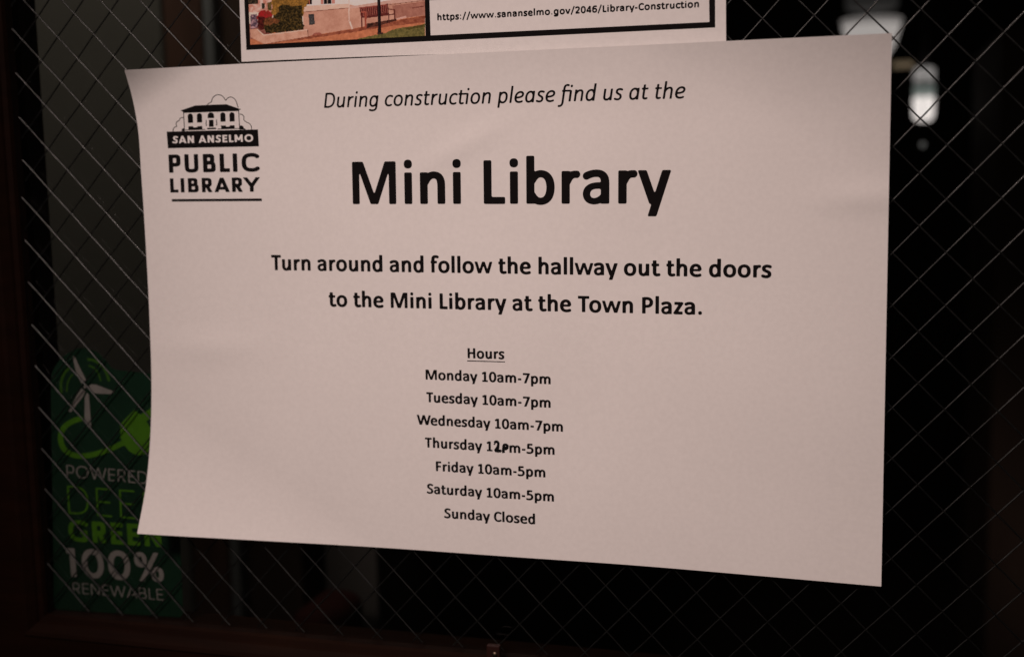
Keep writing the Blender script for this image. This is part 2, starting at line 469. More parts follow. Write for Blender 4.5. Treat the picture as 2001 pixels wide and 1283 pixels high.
    g['C'] = (529, [('M 480 542 C 430 586 380 602 325 602 C 190 602 104 500 104 320 C 104 140 185 43 320 43 C 380 43 430 60 484 98', {})])
    g['1'] = (507, [v((268, 0), (268, 640)), v((88, 47), (452, 47), w=.9), ('M 85 505 L 285 618', {'w': .9, 'clip': (0, 640)})])
    g['0'] = (507, [('E 253 320 166 280 0 360', {})])
    g['7'] = (507, [v((50, 585), (440, 585)), v((448, 660), (180, -40), clip=(0, 637))])
    g['5'] = (507, [v((100, 587), (410, 587)), ('M 140 610 L 140 330', {}), ('M 105 352 C 150 366 195 368 235 368 C 350 368 405 305 405 208 C 405 98 320 43 205 43 C 150 43 105 50 62 66', {})])
    g['2'] = (507, [('M 75 540 C 115 580 170 600 235 600 C 330 600 385 550 385 468 C 385 385 330 320 245 225 L 90 60', {}), v((60, 48), (435, 48))])
    g['4'] = (507, [v((350, 0), (350, 640)), v((28, 165), (475, 165)), v((340, 640), (60, 170), w=.9)])
    g['6'] = (507, [('M 420 578 C 380 595 345 600 310 600 C 170 600 96 490 96 300', {}), ('E 258 208 160 166 0 360', {})])
    g['g'] = (545, [('M 406 475 L 406 0 C 406 -105 350 -140 245 -140 C 180 -140 130 -125 80 -95', {}), (bowl_l, {})])
    g['-'] = (306, [v((42, 238), (264, 238))])
    g['.'] = (267, [('DOT 133 68 72', {})])
    g[':'] = (267, [('DOT 133 68 72', {}), ('DOT 133 400 72', {})])
    g['/'] = (400, [v((60, -110), (350, 720), w=.85)])
    g[' '] = (226, [])
    return dict(g=g, sv=sv, sh=sh, blur=9, slant=0, kern={'Tu': -35, 'To': -50, 'We': -25, 'wa': -8, 'ay': -6, 'ry': 2, 'ra': -4, 'Sa': -4})
def italic_font():
    g = {}
    def st(x, y0, y1): return (f'M {x} {y0} L {x} {y1}', {})
    bl = 'M 386 320 C 350 405 305 432 258 432 C 150 432 86 345 86 225 C 86 100 130 30 218 30 C 290 30 345 80 386 150'
    arch = 'M 128 310 C 170 395 235 430 295 430 C 368 430 396 385 396 300 L 396 0'
    g['n'] = (514, [st(112, 0, 462), (arch, {})])
    g['h'] = (514, [st(112, 0, 690), (arch, {})])
    g['u'] = (514, [st(396, 0, 462), ('M 112 462 L 112 165 C 112 75 150 33 222 33 C 290 33 350 85 390 150', {})])
    g['r'] = (343, [st(112, 0, 462), ('M 128 300 C 165 385 215 440 330 425', {})])
    g['i'] = (229, [st(112, 0, 462), ('DOT 122 610 52', {})])
    g['l'] = (229, [st(112, 0, 690)])
    g['d'] = (514, [st(398, 0, 690), (bl, {})])
    g['a'] = (514, [st(398, 0, 462), (bl, {})])
    g['g'] = (514, [('M 398 462 L 398 -10 C 398 -105 345 -155 240 -155 C 180 -155 130 -145 85 -125', {}), (bl, {})])
    g['p'] = (514, [st(112, -182, 462), ('M 124 312 C 160 395 215 432 270 432 C 365 432 424 362 424 245 C 424 110 370 30 270 30 C 212 30 165 60 124 120', {})])
    g['o'] = (513, [('E 258 231 172 200 0 360', {})])
    g['c'] = (416, [('M 380 398 C 345 424 310 432 275 432 C 155 432 84 345 84 220 C 84 95 150 30 255 30 C 300 30 335 42 370 62', {})])
    g['e'] = (478, [('M 92 215 C 200 205 330 225 375 270 C 440 345 385 432 280 432 C 160 432 84 340 84 215 C 84 95 150 30 262 30 C 315 30 360 40 405 62', {})])
    g['s'] = (389, [('M 335 405 C 300 424 260 432 220 432 C 145 432 105 398 105 345 C 105 285 155 265 205 242 C 260 216 298 190 298 130 C 298 65 245 30 178 30 C 130 30 90 42 50 62', {})])
    g['t'] = (335, [('M 132 585 L 132 140 C 132 65 155 35 210 35 C 240 35 265 40 292 50', {}), ('M 25 425 L 305 425', {'w': .9})])
    g['f'] = (305, [('M -65 -165 C 45 -195 118 -140 118 -20 L 118 520 C 118 610 160 655 225 655 C 255 655 275 650 300 640', {}), ('M 25 425 L 290 425', {'w': .9})])
    g['D'] = (615, [st(118, 0, 634), ('M 118 597 L 258 597 C 445 597 525 500 525 325 C 525 140 430 37 245 37 L 118 37', {})])
    # joined pairs as in the printed line
    g['\u00a4'] = (335 + 229, [g['t'][1][0], ('M 25 425 L 448 425', {'w': .9}), st(447, 0, 440), ('DOT 457 610 52', {})])
    g['\u00a5'] = (305 + 229, [g['f'][1][0], ('M 25 425 L 417 425', {'w': .9}), st(417, 0, 440), ('DOT 427 610 52', {})])
    g[' '] = (226, [])
    return dict(g=g, sv=96, sh=80, blur=8, slant=0.155, kern={})
def geo_font(wt, wh=None):
    """geometric capitals, cap height 1000"""
    wh = wh or wt
    i = wt / 2; j = wh / 2
    g = {}
    v = lambda *p, **o: (' '.join(('M' if k == 0 else 'L') + f' {x} {y}' for k, (x, y) in enumerate(p)), o)
    T = 1000 - j
    g['L'] = (570, [v((90 + i, 0), (90 + i, 1000)), v((90, j), (550, j))])
    g['I'] = (180 + wt, [v((90 + i, 0), (90 + i, 1000))])
    g['E'] = (660, [v((90 + i, 0), (90 + i, 1000)), v((90, j), (600, j)), v((90, T), (600, T)), v((90, 510), (560, 510))])
    g['N'] = (860, [v((90 + i, 0), (90 + i, 1000)), v((770 - i, 0), (770 - i, 1000)), v((60 + i, 1060), (800 - i, -60), clip=(0, 1000))])
    g['M'] = (1020, [v((90 + i, 0), (90 + i, 1000)), v((930 - i, 0), (930 - i, 1000)), v((70 + i, 1040), (510, 260), clip=(0, 1000)), v((950 - i, 1040), (510, 260), clip=(0, 1000))])
    g['A'] = (860, [v((35 + i * .9 - 30, -70), (430 + 25, 1070), clip=(0, 1000)), v((825 - i * .9 + 30, -70), (430 - 25, 1070), clip=(0, 1000)), v((190, 270), (670, 270))])
    g['S'] = (660, [(f'M 570 {800 + j*.2} C 520 {T - 20} 440 {T} 345 {T} C 210 {T} {110 + i} {920 - j} {110 + i} 745 C {110 + i} 560 250 540 350 510 C 470 475 {580 - i} 440 {580 - i} 265 C {580 - i} {90 + j} 470 {j} 345 {j} C 235 {j} 145 {j + 30} 75 {180}', {})])
    g['O'] = (1040, [(f'E 520 500 {450 - i} {510 - j} 0 360', {})])
    g['C'] = (900, [(f'M 810 {800} C 720 {T - 10} 640 {T + 10} 545 {T + 10} C 270 {T + 10} {70 + i} 800 {70 + i} 500 C {70 + i} 200 270 {j - 10} 545 {j - 10} C 640 {j - 10} 730 {j + 10} 815 {200}', {})])
    g['G'] = (960, [(f'M 830 {815} C 740 {T - 10} 650 {T + 10} 550 {T + 10} C 270 {T + 10} {70 + i} 800 {70 + i} 500 C {70 + i} 200 270 {j - 10} 550 {j - 10} C 660 {j - 10} 770 60 {860 - i} 160 L {860 - i} 470', {}), v((560, 455), (860, 455))])
    g['P'] = (710, [v((90 + i, 0), (90 + i, 1000)), (f'M 90 {T} L 380 {T} C 560 {T} {650 - i} {860} {650 - i} 670 C {650 - i} 470 560 {330 + j} 380 {330 + j} L 90 {330 + j}', {})])
    g['R'] = (740, [v((90 + i, 0), (90 + i, 1000)), (f'M 90 {T} L 370 {T} C 550 {T} {640 - i} {860} {640 - i} 690 C {640 - i} 500 550 {370 + j} 370 {370 + j} L 90 {370 + j}', {}), v((360, 470), (690 - i, -60), clip=(0, 1000))])
    g['B'] = (740, [v((90 + i, 0), (90 + i, 1000)), (f'M 90 {T} L 380 {T} C 540 {T} {620 - i} {880} {620 - i} 750 C {620 - i} 600 540 520 380 520 L 90 520', {}), (f'M 90 520 L 400 520 C 580 520 {670 - i} 430 {670 - i} 270 C {670 - i} 100 580 {j} 400 {j} L 90 {j}', {})])
    g['D'] = (850, [v((90 + i, 0), (90 + i, 1000)), (f'M 90 {T} L 330 {T} C 640 {T} {790 - i} 800 {790 - i} 500 C {790 - i} 200 640 {j} 330 {j} L 90 {j}', {})])
    g['U'] = (830, [(f'M {90 + i} 1000 L {90 + i} 390 C {90 + i} 130 210 {j - 10} 415 {j - 10} C 620 {j - 10} {740 - i} 130 {740 - i} 390 L {740 - i} 1000', {})])
    g['W'] = (1240, [v((30 + i * .6 - 20, 1060), (340 + 15, -50), clip=(0, 1000)), v((640, 1060), (320, -50), clip=(0, 1000)), v((600, 1060), (920, -50), clip=(0, 1000)), v((1210 - i * .6 + 20, 1060), (885, -50), clip=(0, 1000))])
    g['Y'] = (780, [v((0, 1080), (390, 400), clip=(0, 1000)), v((780, 1080), (390, 400), clip=(0, 1000)), v((390, 0), (390, 430))])
    g['1'] = (480, [v((350 - i, 0), (350 - i, 1000)), v((50, T), (350 - i, T))])
    g['0'] = (860, [(f'E 430 500 {365 - i} {510 - j} 0 360', {})])
    g['%'] = (1060, [(f'E 270 735 {205 - i*.8} {262 - j*.8} 0 360', {'w': .8}), (f'E 790 265 {205 - i*.8} {262 - j*.8} 0 360', {'w': .8}), v((235, -60), (825, 1060), clip=(0, 1000), w=.8)])
    g[' '] = (330, [])
    return dict(g=g, sv=wt, sh=wh, blur=10, slant=0, kern={})

FONTS = {'bold': bold_font(), 'bold_text': bold_font(142, 116), 'bold_small': bold_font(150, 122), 'web': bold_font(198, 156), 'italic': italic_font(), 'logo_banner': geo_font(205), 'logo_big': geo_font(205), 'geo_light': geo_font(92), 'geo_thin': geo_font(60), 'geo_bold': geo_font(200), 'geo_number': geo_font(185)}
def raster_strokes(strokes, sv, sh, xs, res, pad, bounds=None):
    """coverage grid of a union of strokes; units as the strokes; res = units per pixel"""
    polys = []
    for s, o in strokes:
        k = o.get('w', 1.0)
        if s.startswith('DOT'):
            _, x, y, r = s.split(); x, y, r = float(x) * xs, float(y), float(r)
            t = np.linspace(0, 2 * np.pi, 25)[:-1]
            co, si = np.cos(t), np.sin(t)
            polys.append((np.c_[x + r * np.sign(co) * abs(co) ** .8, y + r * np.sign(si) * abs(si) ** .8], None)); continue
        if s.startswith('POLY'):
            v = np.array([float(q) for q in s.split()[1:]]).reshape(-1, 2)
            polys.append((v * [xs, 1], None)); continue
        p = path(s) * [xs, 1]
        keep = [0] + [q for q in range(1, len(p)) if np.hypot(*(p[q] - p[q - 1])) > 1e-6]
        p = p[keep]
        d = np.diff(p, axis=0); L = np.hypot(d[:, 0], d[:, 1]); d = d / L[:, None]
        hw = 0.5 * k * np.sqrt((sv * d[:, 1]) ** 2 + (sh * d[:, 0]) ** 2)
        n = np.c_[-d[:, 1], d[:, 0]]
        clip = o.get('clip')
        for q in range(len(d)):
            a, b, h = p[q], p[q + 1], hw[q]
            polys.append((np.array([a + n[q] * h, b + n[q] * h, b - n[q] * h, a - n[q] * h]), clip))
            if q + 1 < len(d):
                h2 = min(hw[q], hw[q + 1])
                t = np.linspace(0, 2 * np.pi, 17)[:-1]
                polys.append((np.c_[b[0] + h2 * np.cos(t), b[1] + h2 * np.sin(t)], clip))
    allp = np.vstack([q for q, _ in polys])
    x0, y0 = allp.min(0) - pad; x1, y1 = allp.max(0) + pad
    for q, c in polys:
        pass
    nx = int((x1 - x0) / res) + 2; ny = int((y1 - y0) / res) + 2
    g = np.zeros((ny, nx), bool)
    for q, cl in polys:
        lo = q.min(0); hi = q.max(0)
        if cl: lo[1] = max(lo[1], cl[0]); hi[1] = min(hi[1], cl[1])
        i0 = max(0, int((lo[0] - x0) / res) - 1); i1 = min(nx, int((hi[0] - x0) / res) + 2)
        j0 = max(0, int((lo[1] - y0) / res) - 1); j1 = min(ny, int((hi[1] - y0) / res) + 2)
        if i1 <= i0 or j1 <= j0: continue
        X = x0 + (np.arange(i0, i1) + .5) * res; Y = y0 + (np.arange(j0, j1) + .5) * res
        XX, YY = np.meshgrid(X, Y)
        ins = np.zeros(XX.shape, bool)
        m = len(q)
        for a in range(m):
            xa, ya = q[a]; xb, yb = q[(a + 1) % m]
            if ya == yb: continue
            c = ((ya > YY) != (yb > YY)) & (XX < (xb - xa) * (YY - ya) / (yb - ya) + xa)
            ins ^= c
        if cl: ins &= (YY >= cl[0]) & (YY <= cl[1])
        g[j0:j1, i0:i1] |= ins
    return g.astype(float), x0, y0
def box_blur(g, r):
    if r < 1: return g
    for ax in (0, 1):
        for _ in range(2):
            n = 2 * r + 1
            pad = [(0, 0), (0, 0)]; pad[ax] = (r + 1, r)
            c = np.cumsum(np.pad(g, pad), axis=ax)
            if ax == 0: g = (c[n:] - c[:-n]) / n
            else: g = (c[:, n:] - c[:, :-n]) / n
    return g
MS = {1: 'aeh', 2: 'bfe', 3: 'abfh', 4: 'cgf', 5: 'aefcgh', 6: 'bcge', 7: 'abcgh', 8: 'dhg', 9: 'aegd', 10: 'ebfgdh', 11: 'abfgd', 12: 'cdhf', 13: 'aefcd', 14: 'bcdhe', 15: 'abcd'}
def march(g, x0, y0, res):
    """polygons of g > .5, in the units of x0, y0"""
    ny, nx = g.shape
    B = g > .5
    code = B[:-1, :-1] * 1 + B[:-1, 1:] * 2 + B[1:, 1:] * 4 + B[1:, :-1] * 8
    polys = []
    def ip(a, b): return (0.5 - a) / (b - a)
    for j in range(ny - 1):
        row = code[j]
        i = 0
        nz = np.nonzero(row)[0]
        if len(nz) == 0: continue
        i = nz[0]; last = nz[-1]
        while i <= last:
            c = row[i]
            if c == 0: i += 1; continue
            if c == 15:
                k = i
                while k + 1 <= last and row[k + 1] == 15 and k - i < 8: k += 1
                polys.append([(i, j), (k + 1, j), (k + 1, j + 1), (i, j + 1)])
                i = k + 1; continue
            a, b, cc, d = g[j, i], g[j, i + 1], g[j + 1, i + 1], g[j + 1, i]
            P = {'a': (i, j), 'b': (i + 1, j), 'c': (i + 1, j + 1), 'd': (i, j + 1)}
            for ch in MS[int(c)]:
                if ch == 'e': P['e'] = (i + ip(a, b), j)
                elif ch == 'f': P['f'] = (i + 1, j + ip(b, cc))
                elif ch == 'g': P['g'] = (i + 1 - ip(cc, d), j + 1)
                elif ch == 'h': P['h'] = (i, j + 1 - ip(d, a))
            polys.append([P[ch] for ch in MS[int(c)]])
            i += 1
    return [np.array([(x0 + (x + .5) * res, y0 + (y + .5) * res) for x, y in p]) for p in polys]
_cache = {}
def glyph(fname, ch, xs, cell):
    key = (fname, ch, round(xs, 3), cell)
    if key in _cache: return _cache[key]
    f = FONTS[fname]
    adv, strokes = f['g'][ch]
    if strokes:
        sub = cell / 4.0
        g, x0, y0 = raster_strokes(strokes, f['sv'], f['sh'], xs, sub, 40)
        g = box_blur(g, max(1, int(round(f['blur'] / sub))))
        ny, nx = (g.shape[0] // 4) * 4, (g.shape[1] // 4) * 4
        g = g[:ny, :nx].reshape(ny // 4, 4, nx // 4, 4).mean((1, 3))
        P = march(g, x0, y0, cell)
        if f['slant']:
            P = [p + np.c_[p[:, 1] * f['slant'], 0 * p[:, 1]] for p in P]
    else:
        P = []
    _cache[key] = (adv * xs, P)
    return _cache[key]
def layout(text, fname, xs, cell, track=0):
    f = FONTS[fname]; x = 0; out = []; prev = ''
    for ch in text:
        x += f['kern'].get(prev + ch, 0) * xs
        adv, P = glyph(fname, ch, xs, cell)
        out += [p + [x, 0] for p in P]
        x += adv + track; prev = ch
    return out
def place_text(text, fname, pl, pr, height, cap, xs=1.0, cell=18, track=0, skip=()):
    """lay a line so that its ink runs from pl to pr (pixels on the baseline); height = cap height in metres"""
    P = layout(text, fname, xs, cell, track)
    lo = min(p[:, 0].min() for p in P); hi = max(p[:, 0].max() for p in P)
    a = np.array(plane_px(*pl)); b = np.array(plane_px(*pr))
    d = b - a; L = np.hypot(*d); d /= L; n = np.array([-d[1], d[0]])
    s = L / (hi - lo); t = height / cap
    return [a + np.outer((p[:, 0] - lo) * s, d) + np.outer(p[:, 1] * t, n) for p in P]
def print_mesh(name, polys, lift, mat_, parent, eps):
    """polygons of the apparent (X, Z) plane laid on a sheet with depth function lift"""
    V = np.vstack(polys)
    Y = lift(V[:, 0], V[:, 1]) + eps
    k = (Y - CAM[1]) / (-CAM[1])
    W = np.c_[CAM[0] + (V[:, 0] - CAM[0]) * k, Y, CAM[2] + (V[:, 1] - CAM[2]) * k + Z0]
    faces = []; q = 0
    for p in polys:
        faces.append(tuple(range(q, q + len(p)))); q += len(p)
    return link(name, W, faces, mat_, parent)
def strokes_px(strokes, wpx, res=0.5, blur=0.4):
    """free drawing: strokes in photo pixels (y down) -> polygons on the wire plane"""
    fl = []
    for s, o in strokes: fl.append((s, o))
    g, x0, y0 = raster_strokes(fl, wpx, wpx, 1.0, res / 4, 3)
    g = box_blur(g, max(1, int(blur / (res / 4))))
    ny, nx = (g.shape[0] // 4) * 4, (g.shape[1] // 4) * 4
    g = g[:ny, :nx].reshape(ny // 4, 4, nx // 4, 4).mean((1, 3))
    P = march(g, x0, y0, res)
    return [np.array(plane_pxs(p))[::-1] for p in P]
def zpx(o, s, pts): return [(o[0] + x / s, o[1] + y / s) for x, y in pts]

# ------------------------------------------------------------------ the notice
rngn = np.random.RandomState(3)
WAVES = [(rngn.uniform(25, 75), rngn.uniform(0, 6.28), rngn.uniform(0, 6.28), rngn.uniform(.5, 1)) for _ in range(9)]
def notice_lift(X, Z):
    """depth (metres, negative towards the viewer) of the notice at apparent X, Z"""
    x = np.asarray(X) * 1000.; z = np.asarray(Z) * 1000.
    d = np.full_like(x, 4.0)
    s = np.clip((x + 208) * -.503 + (z - 115) * .865, 0, None); d = d + 8.5 * (s / 24.5) ** 1.8
    s = np.clip((x + 208) * -.51 + (z + 50) * -.86, 0, None); d = d + 21.0 * (s / 82) ** 1.75
    s = np.clip((x - 150) * .50 + (z - 105) * .866, 0, None); d = d + 9.0 * (s / 55) ** 1.7
    s = np.clip((z - 100) / 40., 0, None); d = d + 3.6 * s ** 2 * (1 / (1 + np.exp(-(x + 60) / 40.)))
    s = np.clip((x - 120) / 95., 0, None); d = d + 3.5 * s ** 1.8
    s = np.clip((x + 208) * -.503 + (z - 115) * .865 + 38, 0, None); d = d + 2.2 * (s / 62) ** 2
    # handling dents
    d = d + 1.1 * np.exp(-((x - 205) / 22) ** 2 - ((z - 60) / 7) ** 2)
    d = d + 0.8 * np.exp(-((x + 168) / 30) ** 2 - ((z + 22) / 9) ** 2)
    d = d + 0.7 * np.exp(-((x + 5) / 26) ** 2 - ((z - 92 - (x + 5) * .45) / 7) ** 2)
    for k, (wl, a, ph, am) in enumerate(WAVES):
        d = d + 0.17 * am * wl / 50. * np.sin((x * np.cos(a) + z * np.sin(a)) / wl * 6.283 * .5 + ph)
    return -np.clip(d, 3.3, None) / 1000.
def curve(pts, t):
    p = np.array(pts)
    s = np.r_[0, np.cumsum(np.hypot(*np.diff(p, axis=0).T))]; s /= s[-1]
    # smooth (cubic-ish) interpolation through the measured edge
    t = np.asarray(t)
    tt = np.clip(t, 0, 1)
    m = np.gradient(p, s, axis=0)
    i = np.clip(np.searchsorted(s, tt, side='right') - 1, 0, len(s) - 2)
    h = (s[i + 1] - s[i])[:, None]; u = ((tt - s[i])[:, None]) / h
    return (2*u**3 - 3*u**2 + 1) * p[i] + (u**3 - 2*u**2 + u) * h * m[i] + (-2*u**3 + 3*u**2) * p[i + 1] + (u**3 - u**2) * h * m[i + 1]
def sheet(name, bot, top, left, right, lift, nu, nv, thick, mat_, parent):
    u = np.linspace(0, 1, nu); v = np.linspace(0, 1, nv)
    B = curve(plane_pxs(bot), u); T = curve(plane_pxs(top), u); L = curve(plane_pxs(left), v); R = curve(plane_pxs(right), v)
    U, V = np.meshgrid(u, v)
    U = U[..., None]; V = V[..., None]
    S = (1 - V) * B[None] + V * T[None] + (1 - U) * L[:, None] + U * R[:, None] \
        - ((1 - U) * (1 - V) * B[0] + U * (1 - V) * B[-1] + (1 - U) * V * T[0] + U * V * T[-1])
    A = S.reshape(-1, 2)
    Y = lift(A[:, 0], A[:, 1])
    k = (Y - CAM[1]) / (-CAM[1])
    W = np.c_[CAM[0] + (A[:, 0] - CAM[0]) * k, Y, CAM[2] + (A[:, 1] - CAM[2]) * k + Z0]
    n = len(W)
    W2 = W + [0, thick, 0]
    faces = []
    for j in range(nv - 1):
        for i in range(nu - 1):
            a = j * nu + i
            faces.append((a, a + 1, a + nu + 1, a + nu))
            faces.append((a + n, a + nu + n, a + nu + 1 + n, a + 1 + n))
    ring = [i for i in range(nu)] + [j * nu + nu - 1 for j in range(1, nv)] + [(nv - 1) * nu + i for i in range(nu - 2, -1, -1)] + [j * nu for j in range(nv - 2, 0, -1)]
    m2 = 2 * n; q = len(ring)
    for i in range(q):
        j = (i + 1) % q
        faces.append((m2 + j, m2 + i, m2 + q + i, m2 + q + j))
    return link(name, np.vstack([W, W2, W[ring], W2[ring]]), faces, mat_, parent, True)
notice = thing('paper_notice', (0.0, -0.004, Z0 - 0.14), 'large white Mini Library notice with curling corners, stuck on the wired glass', 'notice')
sheet('sheet', [(268, 1042), (340, 1046.2), (500, 1055), (760, 1070), (1000, 1087), (1240, 1103.7), (1500, 1125.6), (1722, 1145)],
      [(243, 137), (460, 125.5), (1000, 100), (1418, 80.5), (1743, 65)],
      [(268, 1042), (285, 950), (294, 850), (296, 760), (293, 640), (285, 480), (276, 340), (268, 240), (257, 185), (243, 137)],
      [(1722, 1145), (1743, 65)], notice_lift, 150, 100, 0.00011, M['paper'], notice)
E1 = -0.00006
def polyx(p, n=24):
    """quad given by bottom-left, bottom-right, top-right, top-left pixels, cut into columns"""
    bl, br, tr, tl = [np.array(q, float) for q in p]
    out = []
    for i in range(n):
        a, b = i / n, (i + 1) / n
        out.append(np.array(plane_pxs([bl + (br - bl) * a, bl + (br - bl) * b, tl + (tr - tl) * b, tl + (tr - tl) * a])))
    return out
def Zm(o, s, x, y): return (o[0] + x / s, o[1] + y / s)
A_, B_, C_, D_ = 5.266, 6.0636, 5.885, 6.4548
def text_line(text, font, pl, pr, h, cap, label=None, **k):
    P = place_text(text, font, pl, pr, h, cap, **k)
    o = print_mesh('text_line', P, notice_lift, M['ink'], notice, E1)
    if label: o['label'] = label
    return o
text_line('During construc\u00a4on please \u00a5nd us at the', 'italic', Zm((620, 150), A_, 70, 322), Zm((980, 140), A_, 1893, 276), 0.0083, 634, 'slanted line reading During construction please find us at the')
text_line('Mini Library', 'bold', Zm((670, 290), B_, 118, 660), Zm((1000, 290), B_, 1882, 654), 0.0236, 644, 'large bold line reading Mini Library', cell=10)
text_line('Turn around and follow the hallway out the doors', 'bold_text', Zm((520, 480), C_, 62, 280), Zm((1200, 480), C_, 1812, 368), 0.00875, 644, 'bold line starting Turn around')
text_line('to the Mini Library at the Town Plaza.', 'bold_text', Zm((520, 480), C_, 722, 697), Zm((1200, 480), C_, 1010, 793), 0.0087, 644, 'bold line ending Town Plaza')
text_line('Hours', 'bold_small', Zm((800, 660), D_, 735, 255), Zm((800, 660), D_, 1200, 267), 0.0057, 644, 'underlined word Hours')
print_mesh('underline', polyx(zpx((800, 660), D_, [(728, 294), (1206, 307), (1206, 296), (728, 282)]), 16), notice_lift, M['ink'], notice, E1)
hp = [('Monday 10am-7pm', (800, 660), (205, 523), (1782, 583)), ('Tuesday 10am-7pm', (800, 660), (215, 808), (1782, 880)),
      ('Wednesday 10am-7pm', (800, 800), (95, 186), (1937, 278)), ('Friday 10am-5pm', (800, 900), (335, 127), (1716, 208)),
      ('Saturday 10am-5pm', (800, 900), (218, 408), (1824, 513)), ('Sunday Closed', (800, 900), (437, 717), (1586, 797))]
for t, o_, l_, r_ in hp:
    text_line(t, 'bold_small', Zm(o_, D_, *l_), Zm(o_, D_, *r_), 0.00565, 644, 'bold opening hours line reading ' + t)
text_line('Thursday 1', 'bold_small', Zm((800, 800), D_, 198, 474), Zm((800, 800), D_, 1048, 524), 0.00565, 644, 'bold opening hours line starting Thursday')
text_line('m-5pm', 'bold_small', Zm((800, 800), D_, 1262, 541), Zm((800, 800), D_, 1832, 569), 0.00565, 644, 'end of the Thursday line reading m-5pm')
z8 = lambda pts: ' '.join(f'{800 + x / D_:.3f} {800 + y / D_:.3f}' for x, y in pts)
def Lp(pts): return 'M ' + ' L '.join(f'{800 + x / D_:.3f} {800 + y / D_:.3f}' for x, y in pts)
hand = [(Lp([(1066, 425), (1078, 440)]), {'w': .6}), (Lp([(1090, 500), (1130, 514), (1160, 528)]), {'w': .9}), (Lp([(1196, 470), (1216, 478)]), {'w': .9}), (Lp([(1072, 418), (1085, 404), (1105, 402), (1120, 416), (1122, 440), (1112, 470), (1092, 500), (1078, 518)]), {'w': 1.0}),
        (Lp([(1074, 520), (1098, 508), (1120, 516), (1158, 522)]), {'w': 1.15}), (Lp([(1085, 512), (1130, 522)]), {'w': 1.3}), (Lp([(1128, 425), (1126, 480), (1115, 505)]), {'w': .55}),
        (Lp([(1190, 448), (1186, 490), (1184, 520), (1188, 544)]), {'w': 1.1}),
        (Lp([(1186, 455), (1198, 440), (1220, 440), (1238, 455), (1236, 480), (1220, 495), (1196, 498)]), {'w': .95}), (Lp([(1190, 490), (1205, 500)]), {'w': 1.2})]
print_mesh('handwritten_correction', strokes_px(hand, 5.0, 0.4, 0.3), notice_lift, M['marker'], notice, E1 * 1.4)

# library emblem at the top left of the notice
G_ = 5.3458
def gz(pts): return zpx((300, 170), G_, pts)
def gp(pts): return 'POLY ' + ' '.join(f'{x:.3f} {y:.3f}' for x, y in gz(pts))
def gl(pts): return 'M ' + ' L '.join(f'{x:.3f} {y:.3f}' for x, y in gz(pts))
def smooth_pts(p, n=8):
    p = np.array(p, float); out = []
    for i in range(len(p) - 1):
        a = p[max(0, i - 1)]; b = p[i]; c = p[i + 1]; d = p[min(len(p) - 1, i + 2)]
        for t in np.linspace(0, 1, n, endpoint=False):
            out.append(.5 * ((2 * b) + (c - a) * t + (2 * a - 5 * b + 4 * c - d) * t * t + (3 * b - a - 3 * c + d) * t ** 3))
    out.append(p[-1]); return out
S1 = []
S1.append((gp([(283, 246), (435, 194), (760, 181), (915, 234), (888, 243), (310, 263)]), {}))
for x, y in ((385, 0), (480, -4), (725, -12), (820, -14)):
    arch = [(x - 27 + (2 if True else 0), 377 + y)] + [(x - 1 + 27 * math.cos(a), 306 + y - 28 * math.sin(a)) for a in np.linspace(math.pi, 0, 13)] + [(x + 28, 374 + y)]
    S1.append((gp(arch), {}))
S1.append((gp([(565, 327)] + [(599 + 33 * math.cos(a), 300 - 34 * math.sin(a)) for a in np.linspace(math.pi, 0, 15)] + [(634, 325)]), {}))
S1.append((gp([(578, 345), (626, 343), (628, 416), (580, 418)]), {}))
for q in ([(363, 412), (412, 410), (416, 424), (455, 422), (455, 412), (508, 408), (510, 440), (366, 444)], [(703, 404), (755, 402), (757, 416), (795, 414), (797, 402), (846, 400), (848, 432), (708, 436)]):
    S1.append((gp(q), {}))
S1.append((gp([(290, 460), (300, 436), (318, 430), (324, 462)]), {}))
S1.append((gp([(898, 445), (898, 408), (915, 400), (936, 410), (944, 430), (968, 446)]), {}))
thin = [[(313, 262), (324, 462)], [(889, 243), (900, 446)], [(310, 268), (890, 248)], [(548, 345), (552, 372), (546, 380), (556, 400), (546, 404)], [(660, 342), (656, 370), (664, 378), (654, 396), (666, 400)],
        [(562, 432), (650, 428)], [(556, 440), (655, 437)], [(330, 450), (540, 444)], [(670, 440), (895, 434)],
        smooth_pts([(560, 186), (578, 172), (604, 155), (615, 120), (645, 90), (682, 82), (722, 98), (755, 142)]),
        smooth_pts([(755, 142), (778, 115), (812, 106), (848, 128), (868, 165), (875, 190), (885, 216)]),
        smooth_pts([(204, 462), (208, 436), (224, 420), (242, 412), (236, 390), (242, 366), (268, 350), (276, 332), (292, 322), (316, 322)]),
        smooth_pts([(900, 284), (926, 290), (944, 312), (944, 345), (968, 366), (1000, 382), (1020, 408), (1024, 444)])]
for t in thin: S1.append((gl(t), {'w': 1.0}))
for t in [[(430, 272), (430, 274)], [(525, 268), (525, 270)], [(672, 262), (672, 266)], [(770, 260), (770, 264)], [(870, 258), (870, 262)]]: S1.append((gl(t), {'w': .9}))
logo = print_mesh('library_emblem', strokes_px(S1, 1.4, 0.36, 0.25), notice_lift, M['ink'], notice, E1)
logo['label'] = 'black drawing of a library building with clouds above a name banner'
ban = print_mesh('emblem_banner', polyx(gz([(150, 640), (1100, 620), (1090, 444), (137, 467)]), 40), notice_lift, M['ink'], logo, E1 * 2)
print_mesh('banner_lettering', place_text('SAN ANSELMO', 'logo_banner', gz([(196, 590)])[0], gz([(1042, 572)])[0], 0.0042, 1000, cell=40, track=30), notice_lift, M['paper'], logo, E1 * 3)
print_mesh('emblem_lettering', place_text('PUBLIC', 'logo_big', gz([(163, 896)])[0], gz([(1112, 884)])[0], 0.0106, 1000, cell=25, track=35), notice_lift, M['ink'], logo, E1)
